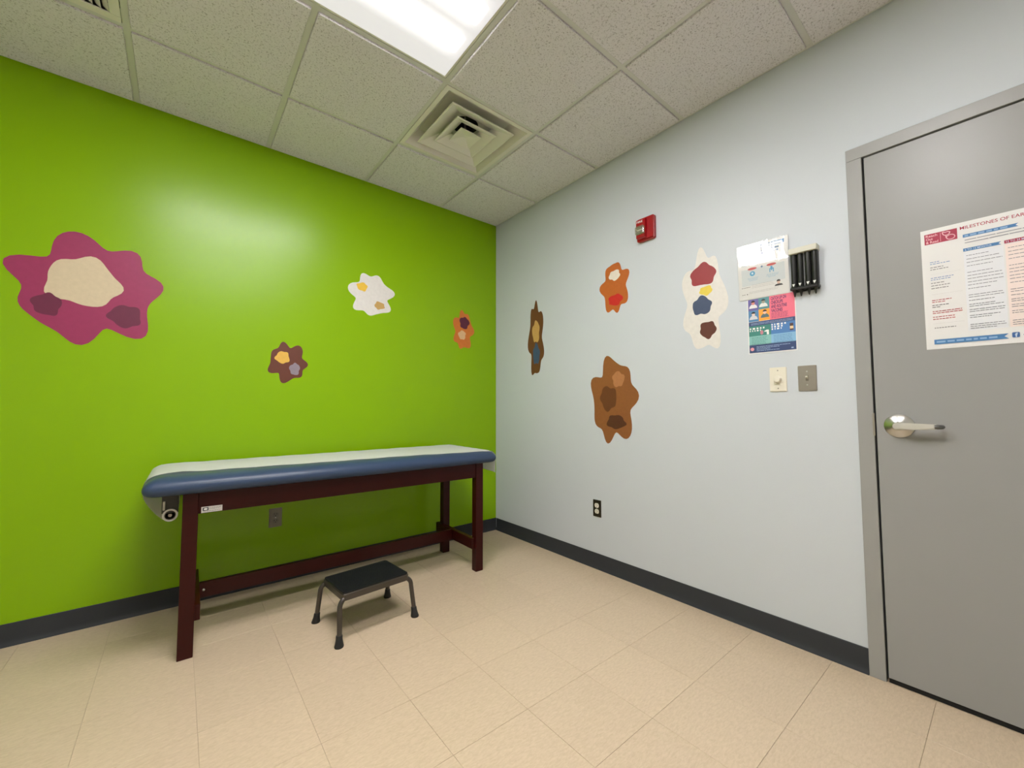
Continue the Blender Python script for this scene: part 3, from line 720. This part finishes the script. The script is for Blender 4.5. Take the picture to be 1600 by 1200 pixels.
# -- lower vaccine poster
def poster_vaccines():
    W_, H_ = 0.206, 0.274
    r = on_blue('vaccine_poster', -2.088, 1.604, 0.001)
    bm = bmesh.new(); prism(bm, rect(0, W_, -H_, 0), 0, 0.0006); finish('paper', bm, PR('paper', (228, 228, 226)), r)
    m = 0.004; w_, h_ = W_-2*m, H_-2*m; z = [0.0008]
    U = lambda u: m+w_*u
    Vv = lambda v: -m-h_*v
    def blk(name, u0, u1, v0, v1, c): return flat_part(name, rect(U(u0), U(u1), Vv(v1), Vv(v0)), z[0], PR(name, c), r)
    blk('purple_photo', 0, 0.235, 0, 0.21, (104, 96, 158)); blk('teal_photo', 0.235, 0.475, 0, 0.21, (84, 138, 146))
    blk('blue_photo', 0, 0.235, 0.21, 0.42, (82, 132, 176)); blk('orange_photo', 0.235, 0.475, 0.21, 0.42, (244, 164, 56))
    blk('pink_block', 0.475, 1, 0, 0.43, (232, 112, 134)); blk('navy_strip', 0, 1, 0.425, 0.505, (58, 76, 118))
    blk('green_block', 0, 0.49, 0.50, 0.69, (62, 132, 122)); blk('blue_block', 0.49, 1, 0.49, 0.69, (76, 126, 186))
    blk('pale_green_block', 0, 0.49, 0.69, 0.86, (132, 188, 182)); blk('pale_blue_block', 0.49, 1, 0.69, 0.86, (132, 180, 214))
    blk('navy_footer', 0, 1, 0.85, 1, (52, 70, 112))
    z[0] = 0.0010
    rr = random.Random(5)
    # four portrait photos, kept plain
    def person(u, v, shirt, hair, skin, nm):
        cx, cy = U(u), Vv(v)
        q = []
        for k in range(13):
            a = PI*k/12; q.append((cx+0.0185*math.cos(a), cy-0.030+0.020*math.sin(a)))
        o = flat_part('shirt', q, z[0], PR(nm+'_shirt', shirt), r)
        flat_part('face', ellipse(cx, cy-0.004, 0.0075, 0.0098), z[0]+0.0001, PR(nm+'_skin', skin), r)
        flat_part('hair', [(cx+0.0092*math.cos(PI*k/10), cy-0.001+0.0092*math.sin(PI*k/10)) for k in range(11)], z[0]+0.0002, PR(nm+'_hair', hair), r)
    person(0.115, 0.055, (226, 224, 226), (48, 34, 40), (206, 132, 118), 'a'); person(0.345, 0.055, (222, 224, 222), (50, 62, 66), (150, 148, 130), 'b')
    person(0.115, 0.265, (206, 206, 210), (30, 32, 44), (224, 202, 190), 'c'); person(0.370, 0.255, (86, 108, 112), (52, 34, 34), (232, 186, 160), 'd')
    bm = bmesh.new()
    for k, (s, wd) in enumerate((('CATCH UP ON', 0.32), ('CHECKUPS', 0.25), ('AND ROUTINE', 0.33), ('VACCINES', 0.24))):
        text_into(bm, s, U(0.51), Vv(0.075+0.073*k), 0.0145, z[0], width=w_*wd, bold=0.03)
    finish('title_lettering', bm, PR('plum', (86, 46, 92)), r)
    bm = bmesh.new()
    for k in range(5): words_into(bm, U(0.51), Vv(0.318+0.021*k), w_*0.36, 0.0022, z[0], rr, 0.9+0.1*rr.random())
    finish('small_print', bm, PR('plum2', (150, 66, 100)), r)
    bm = bmesh.new()
    for k in range(2): words_into(bm, U(0.05), Vv(0.458+0.022*k), w_*0.9, 0.0020, z[0], rr)
    for k in range(4): words_into(bm, U(0.16), Vv(0.895+0.025*k), w_*(0.72, 0.5, 0.3, 0.5)[k], 0.0024, z[0], rr)
    words_into(bm, U(0.90), Vv(0.975), w_*0.08, 0.006, z[0], rr)
    finish('strip_print', bm, PR('paleblue', (150, 172, 206)), r)
    bm = bmesh.new()
    for k in range(2): words_into(bm, U(0.02), Vv(0.565+0.040*k), w_*(0.34, 0.25)[k], 0.0078, z[0], rr)
    for k in range(3): words_into(bm, U(0.505), Vv(0.535+0.040*k), w_*(0.31, 0.24, 0.25)[k], 0.0078, z[0], rr)
    finish('heading_print', bm, WHITE, r)
    bm = bmesh.new()
    for k in range(5): words_into(bm, U(0.06), Vv(0.725+0.028*k), w_*0.36, 0.0020, z[0], rr, 0.85+0.15*rr.random())
    finish('green_print', bm, PR('deepgreen', (72, 124, 120)), r)
    bm = bmesh.new()
    for k in range(5): words_into(bm, U(0.54), Vv(0.725+0.028*k), w_*0.40, 0.0020, z[0], rr, 0.85+0.15*rr.random())
    finish('blue_print', bm, PR('deepblue', (82, 122, 168)), r)
    flat_part('round_seal', ellipse(U(0.065), Vv(0.930), 0.0085, 0.0085), z[0], PR('seal', (226, 150, 164)), r)
    # doctor and patient, vial
    flat_part('figure_white', [(U(0.40), Vv(0.685)), (U(0.445), Vv(0.685)), (U(0.445), Vv(0.60)), (U(0.40), Vv(0.595)), (U(0.345), Vv(0.615)), (U(0.35), Vv(0.63)), (U(0.395), Vv(0.63))], z[0], WHITE, r)
    flat_part('figure_pink', ellipse(U(0.29), Vv(0.635), 0.007, 0.011), z[0], PR('figpink', (196, 128, 140)), r)
    bm = bmesh.new(); flat(bm, rect(U(0.885), U(0.955), Vv(0.66), Vv(0.535)), z[0]); finish('vial', bm, PR('vial', (78, 52, 50)), r)
    bm = bmesh.new(); flat(bm, rect(U(0.885), U(0.955), Vv(0.632), Vv(0.585)), z[0]+0.0001); finish('vial_label', bm, PR('viallabel', (226, 196, 150)), r)
    tag(r, 'colourful vaccine poster with pink, teal and navy blocks below the sleeved notice', 'poster')
poster_vaccines()

def poster_sleeved():
    W_, H_ = 0.220, 0.272
    r = on_blue('sleeved_notice', -2.054, 1.874, 0.0035)
    def fn(u, v): return 0.0005+(0.010*(v/0.42) if v < 0.42 else 0.010*max(0.0, 1-(v-0.42)/0.58)**1.3)
    fs = lambda u, v: fn(u, v)+0.0016
    bm = bmesh.new(); sheet(bm, W_, H_, fn); finish('paper', bm, PR('noticepaper', (222, 221, 218)), r, smooth=True)
    mar = 0.016
    def draped(name, poly_list, c, lift=0.0003):
        bm = bmesh.new()
        for poly in poly_list:
            # clip to a fan of quads that follow the sheet: subdivide tall polygons
            t = bmesh.new(); flat(t, poly, 0.0)
            for _ in range(2): bmesh.ops.subdivide_edges(t, edges=list(t.edges), cuts=1, use_grid_fill=True)
            bmesh.ops.triangulate(t, faces=list(t.faces))
            for v in t.verts: v.co.z = fn(0, min(1, max(0, -v.co.y/H_)))+lift
            merge(bm, t)
        return finish(name, bm, PR(name, c), r)
    rr = random.Random(11)
    def bars(name, rows, c, hgt=0.0022):
        bm = bmesh.new()
        for x, v, wd in rows:
            words_into(bm, x, -v, wd, hgt, fn(0, v/H_)+0.0005, rr)
        finish(name, bm, PR(name, c), r)
    # blue title border: corners and a dashed top line
    draped('blue_header', [rect(mar, W_-mar, -0.030, -0.012)], (110, 158, 204))
    draped('white_panel', [rect(mar+0.012, W_-mar-0.012, -0.028, -0.016)], (222, 226, 230), 0.0005)
    bars('title_print', [(0.034, 0.048, 0.15), (0.040, 0.062, 0.14), (0.030, 0.076, 0.12)], (120, 150, 190), 0.0075)
    draped('info_panel', [rect(mar, W_-mar, -0.205, -0.100)], (205, 211, 212))
    for ox in (0.066, 0.150): draped('red_oval', [ellipse(ox, -0.124, 0.0205, 0.0060)], (206, 96, 96), 0.0006)
    draped('plus_sign', [rect(0.104, 0.114, -0.1255, -0.1220), rect(0.1073, 0.1107, -0.129, -0.1185)], (96, 132, 176), 0.0006)
    draped('round_icon', [ellipse(0.066, -0.148, 0.0120, 0.0120)], (86, 164, 204), 0.0006)
    draped('round_icon_center', [ellipse(0.066, -0.147, 0.0045, 0.0055)], (206, 222, 230), 0.0008)
    draped('person_icon', [ellipse(0.150, -0.1365, 0.0050, 0.0050), rect(0.1405, 0.1595, -0.146, -0.141), rect(0.1405, 0.1445, -0.160, -0.146), rect(0.1555, 0.1595, -0.160, -0.146), rect(0.147, 0.153, -0.152, -0.146)], (86, 164, 204), 0.0006)
    bars('info_print', [(0.042, 0.170, 0.05), (0.046, 0.176, 0.045), (0.050, 0.182, 0.036), (0.128, 0.170, 0.05), (0.126, 0.176, 0.052), (0.134, 0.182, 0.034)], (140, 180, 204), 0.0020)
    bars('fine_print', [(0.060, 0.205, 0.09), (0.060, 0.212, 0.095), (0.060, 0.219, 0.10), (0.045, 0.238, 0.13), (0.045, 0.244, 0.125)], (178, 176, 174), 0.0016)
    bars('footer_print', [(0.014, 0.213, 0.040), (0.014, 0.247, 0.016)], (120, 116, 118), 0.0030)
    draped('footer_dot', [ellipse(0.038, -0.2455, 0.0025, 0.0025)], (40, 40, 44), 0.0006)
    # small portrait in the corner, kept plain
    cx, cy = 0.176, -0.205
    draped('portrait_shirt', [[(cx-0.018, cy-0.026), (cx-0.013, cy-0.019), (cx-0.005, cy-0.017), (cx+0.005, cy-0.017), (cx+0.013, cy-0.019), (cx+0.018, cy-0.026)]], (36, 36, 40), 0.0006)
    draped('portrait_face', [ellipse(cx, cy-0.009, 0.0065, 0.0088)], (216, 180, 162), 0.0008)
    draped('portrait_hair', [[(cx+0.0085*math.cos(PI*k/10), cy-0.0055+0.0085*math.sin(PI*k/10)) for k in range(11)]], (34, 26, 26), 0.0010)
    bm = bmesh.new()
    nx, ny = 8, 20
    g = [[bm.verts.new((-0.004+(W_+0.008)*i/nx, 0.004-(H_+0.006)*j/ny, fs(i/nx, j/ny)+0.0004*math.sin(i*1.7+j*0.8))) for i in range(nx+1)] for j in range(ny+1)]
    for j in range(ny):
        for i in range(nx): bm.faces.new((g[j+1][i], g[j+1][i+1], g[j][i+1], g[j][i]))
    finish('plastic_sleeve', bm, SLEEVE, r, smooth=True, angle=80)
    tag(r, 'white notice with two red ovals in a shiny clear plastic sleeve', 'poster')
poster_sleeved()

def poster_door():
    W_, H_ = 0.610, 0.452
    r = on_blue('milestones_poster', -2.709, 1.7365, 0.0112)
    bm = bmesh.new(); sheet(bm, W_, H_, lambda u, v: 0.0004+0.0022*max(0, v-0.6)*u, 10, 10)
    finish('paper', bm, PR('posterpaper', (224, 223, 221)), r, smooth=True)
    z0 = 0.0012; rr = random.Random(21)
    zf = lambda v, u=0.3: 0.0007+0.0022*max(0, v/H_-0.6)*1.0
    REDC, BLUEC = (166, 34, 66), (70, 122, 174)
    def part(name, polys, c, z):
        bm = bmesh.new()
        for p in polys: flat(bm, p, z)
        return finish(name, bm, PR('door_'+name, c), r)
    part('logo_block', [rect(0.010, 0.094, -0.056, -0.0165)], REDC, 0.0010)
    bm = bmesh.new()
    text_into(bm, 'Reach', 0.014, -0.0285, 0.0085, 0.0012, width=0.030, bold=0.01); text_into(bm, 'Out', 0.014, -0.0405, 0.0085, 0.0012, width=0.018, bold=0.01)
    text_into(bm, '& Read', 0.014, -0.0525, 0.0085, 0.0012, width=0.032, bold=0.01)
    flat(bm, rect(0.0515, 0.0525, -0.053, -0.0195), 0.0012)
    finish('logo_lettering', bm, PR('rosewhite', (240, 190, 196)), r)
    # white loop drawing beside it: open book shape over a stethoscope-like loop
    bm = bmesh.new()
    def stroke(pts, w_=0.0013):
        for (x0, y0), (x1, y1) in zip(pts, pts[1:]):
            d = Vector((x1-x0, y1-y0)); n = Vector((-d.y, d.x)).normalized()*w_
            e = d.normalized()*w_*0.5
            flat(bm, [(x0-n.x-e.x, y0-n.y-e.y), (x1-n.x+e.x, y1-n.y+e.y), (x1+n.x+e.x, y1+n.y+e.y), (x0+n.x-e.x, y0+n.y-e.y)], 0.0012)
    stroke([(0.0570, -0.0215), (0.0590, -0.0205), (0.0650, -0.0230), (0.0700, -0.0215), (0.0755, -0.0235), (0.0765, -0.0245)])
    stroke([(0.0570, -0.0215), (0.0585, -0.0290), (0.0625, -0.0335), (0.0700, -0.0340), (0.0750, -0.0300), (0.0760, -0.0245)])
    loop = [(0.0775+0.0105*math.cos(a), -0.0435+0.0085*math.sin(a)) for a in [PI*0.78+2*PI*0.92*k/22 for k in range(23)]]
    stroke([(0.0655, -0.0342), (0.0660, -0.0420), (0.0690, -0.0490)]+loop[7:]+loop[:4])
    finish('logo_drawing', bm, PR('rosewhite', (240, 190, 196)), r)
    bm = bmesh.new(); text_into(bm, 'MILESTONES OF EARLY LITERACY DEVELOPMENT', 0.101, -0.0265, 0.0110, 0.0010, width=0.352, bold=0.008)
    finish('title_lettering', bm, PR('door_red', REDC), r)
    def ribbon(x0, x1, y0, y1): return [(x0, y0), (x1, y0), (x1-(y1-y0)*0.55, (y0+y1)/2), (x1, y1), (x0, y1)]
    part('blue_ribbon', [ribbon(0.107, 0.233, -0.0575, -0.0465)], BLUEC, 0.0010)
    part('blue_ribbon', [ribbon(0.106, 0.194, -0.1085, -0.0975)], BLUEC, 0.0010)
    part('red_ribbon', [ribbon(0.2005, 0.292, -0.1085, -0.0975)], REDC, 0.0010)
    part('blue_ribbon', [ribbon(0.300, 0.392, -0.1085, -0.0975)], BLUEC, 0.0010); part('red_ribbon', [ribbon(0.400, 0.492, -0.1085, -0.0975)], REDC, 0.0010)
    part('blue_ribbon', [ribbon(0.021, 0.197, -0.4345, -0.4170)], BLUEC, 0.0024)
    part('square_icon', [roundrect(0.204, 0.2205, -0.4325, -0.4150, 0.003, 3)], (62, 100, 156), 0.0024)
    bm = bmesh.new(); text_into(bm, 'f', 0.2100, -0.4310, 0.0130, 0.0026, bold=0.03)
    text_into(bm, '6 TO 12 MONTHS', 0.110, -0.1060, 0.0058, 0.0012, width=0.062, bold=0.005); text_into(bm, '12 TO 24 MONTHS', 0.2045, -0.1060, 0.0058, 0.0012, width=0.066, bold=0.005)
    finish('ribbon_lettering', bm, PR('ice', (196, 214, 232)), r)
    bm = bmesh.new(); words_into(bm, 0.111, -0.0550, 0.105, 0.0055, 0.0012, rr); words_into(bm, 0.027, -0.4290, 0.145, 0.0060, 0.0026, rr); finish('ribbon_print', bm, PR('ice2', (136, 172, 208)), r)
    part('pale_blue_column', [rect(0.1065, 0.1975, -0.396, -0.1115)], (224, 226, 230), 0.0008)
    part('pale_red_column', [rect(0.2015, 0.2925, -0.396, -0.1115)], (238, 221, 214), 0.0008)
    part('pale_blue_column', [rect(0.3005, 0.3925, -0.396, -0.1115)], (224, 226, 230), 0.0008); part('pale_red_column', [rect(0.4005, 0.4925, -0.396, -0.1115)], (238, 221, 214), 0.0008)
    def lines(name, x, ws, vs, c, hgt=0.0024):
        bm = bmesh.new()
        for k, v in enumerate(vs): words_into(bm, x, -v, ws[k % len(ws)], hgt, 0.0014 if v < 0.28 else 0.0022, rr)
        finish(name, bm, PR('door_'+name, c), r)
    gv = [0.126, 0.139, 0.151, 0.164, 0.187, 0.199, 0.210, 0.222, 0.233, 0.246, 0.269, 0.277, 0.289, 0.303, 0.310, 0.322, 0.329, 0.343, 0.350, 0.375, 0.382, 0.389]
    for x, c in ((0.1125, (122, 123, 132)), (0.2075, (172, 118, 114)), (0.3065, (122, 123, 132)), (0.4065, (172, 118, 114))):
        lines('column_print', x, [0.052, 0.078, 0.082, 0.060, 0.062, 0.079, 0.081, 0.083, 0.070], gv, c, 0.0019)
    lines('intro_print', 0.111, [0.36, 0.38], [0.0690, 0.0790], (130, 132, 142))
    lines('blue_heading_print', 0.021, [0.024, 0.052, 0.058, 0.054], [0.127, 0.134, 0.187, 0.194], (110, 138, 184))
    lines('left_print', 0.021, [0.034, 0.046, 0.034, 0.048, 0.044, 0.044, 0.022], [0.147, 0.155, 0.206, 0.216, 0.226, 0.290, 0.297], (110, 108, 114))
    lines('red_print', 0.021, [0.050, 0.036, 0.074, 0.075, 0.058, 0.060], [0.271, 0.278, 0.313, 0.320, 0.334, 0.342], (190, 74, 84))
    lines('left_print', 0.024, [0.054], [0.375], (110, 108, 114))
    lines('rule', 0.021, [0.078], [0.172, 0.248, 0.358], (206, 204, 204), 0.0008)
    lines('footer_print', 0.228, [0.14], [0.427], (110, 130, 170), 0.0035)
    tag(r, 'white milestones poster with red title and blue ribbons taped on the door', 'poster')
poster_door()

# ------------------------------------------------------------------ wall stickers: plain paint-blot shapes in the stickers' sizes and colours
def blot(cx, cy, rx, ry, rr, lobes=6, amp=0.13, n=80):
    p0, p1, p2 = rr.uniform(0, 6.28), rr.uniform(0, 6.28), rr.uniform(0, 6.28)
    pts = []
    for k in range(n):
        a = 2*PI*k/n
        q = 1-amp+amp*math.sin(lobes*a+p0)*0.75+amp*0.5*math.sin((lobes-2)*a+p1)+amp*0.25*math.sin((lobes+3)*a+p2)
        pts.append((cx+rx*q*math.cos(a), cy+ry*q*math.sin(a)))
    return pts
def sticker(root, w_, h_, base, blots, seed, label):
    rr = random.Random(seed)
    m = lambda c: mat('sticker_%d_%d_%d' % c, rgb(*c), 0.45, var=0.10, vscale=45)
    bm = bmesh.new(); prism(bm, blot(0, 0, w_/2*1.08, h_/2*1.08, rr, 7), 0.0002, 0.0009); finish('backing', bm, m(base), root)
    for k, (cx, cy, rx, ry, c) in enumerate(blots):
        bm = bmesh.new(); prism(bm, blot(cx*w_, cy*h_, rx*w_, ry*h_, rr, 5, 0.10, 48), 0.0009, 0.0011+0.0002*k); finish('color_blot', bm, m(c), root)
    tag(root, label, 'wall sticker', 'wall stickers')
PINK, CREAM, PLUM = (152, 44, 88), (206, 190, 158), (104, 30, 62)
sticker(on_green('wall_sticker', -2.545, 1.665), 0.54, 0.54, PINK, [(-0.05, 0.06, 0.27, 0.25, CREAM), (0.24, -0.22, 0.13, 0.12, PLUM), (-0.27, -0.18, 0.10, 0.11, PLUM)], 1, 'large pink and cream wall sticker at the far left of the green wall')
sticker(on_green('wall_sticker', -1.125, 1.880), 0.32, 0.31, (222, 219, 214), [(-0.22, 0.16, 0.13, 0.11, (232, 190, 60)), (0.18, -0.22, 0.13, 0.10, (192, 156, 92))], 2, 'white and yellow wall sticker in the middle of the green wall')
sticker(on_green('wall_sticker', -1.655, 1.355), 0.22, 0.25, (100, 50, 34), [(-0.14, 0.12, 0.20, 0.17, (222, 176, 76)), (0.18, -0.16, 0.15, 0.17, (140, 128, 140))], 3, 'small brown and yellow wall sticker low on the green wall')
sticker(on_green('wall_sticker', -0.345, 1.712), 0.20, 0.33, (206, 116, 44), [(0.05, 0.20, 0.26, 0.17, (92, 32, 56)), (-0.06, -0.12, 0.20, 0.13, (222, 184, 138))], 4, 'orange and plum wall sticker on the green wall nearest the corner')
sticker(on_blue('wall_sticker', -0.530, 1.605), 0.18, 0.60, (104, 62, 36), [(0.0, 0.10, 0.26, 0.16, (196, 156, 92)), (0.02, -0.20, 0.24, 0.15, (58, 80, 112))], 5, 'tall narrow brown and blue wall sticker nearest the corner')
sticker(on_blue('wall_sticker', -1.292, 1.848), 0.22, 0.34, (184, 98, 38), [(0.02, -0.24, 0.28, 0.12, (196, 34, 34)), (0.0, 0.24, 0.22, 0.11, (224, 216, 202))], 6, 'orange and red wall sticker below the red fire alarm')
sticker(on_blue('wall_sticker', -1.870, 1.640), 0.24, 0.56, (220, 216, 210), [(0.0, 0.26, 0.32, 0.12, (148, 42, 46)), (-0.04, -0.04, 0.24, 0.10, (62, 76, 104)), (0.08, -0.28, 0.20, 0.09, (92, 46, 34)), (0.06, 0.10, 0.16, 0.05, (222, 198, 72))], 7, 'tall red, cream and navy wall sticker left of the posters')
sticker(on_blue('wall_sticker', -1.265, 1.115), 0.36, 0.55, (140, 86, 46), [(-0.10, 0.02, 0.20, 0.16, (104, 58, 32)), (0.12, 0.24, 0.14, 0.10, (176, 118, 76)), (0.06, -0.26, 0.22, 0.09, (84, 44, 28))], 8, 'brown wall sticker low on the pale blue wall')
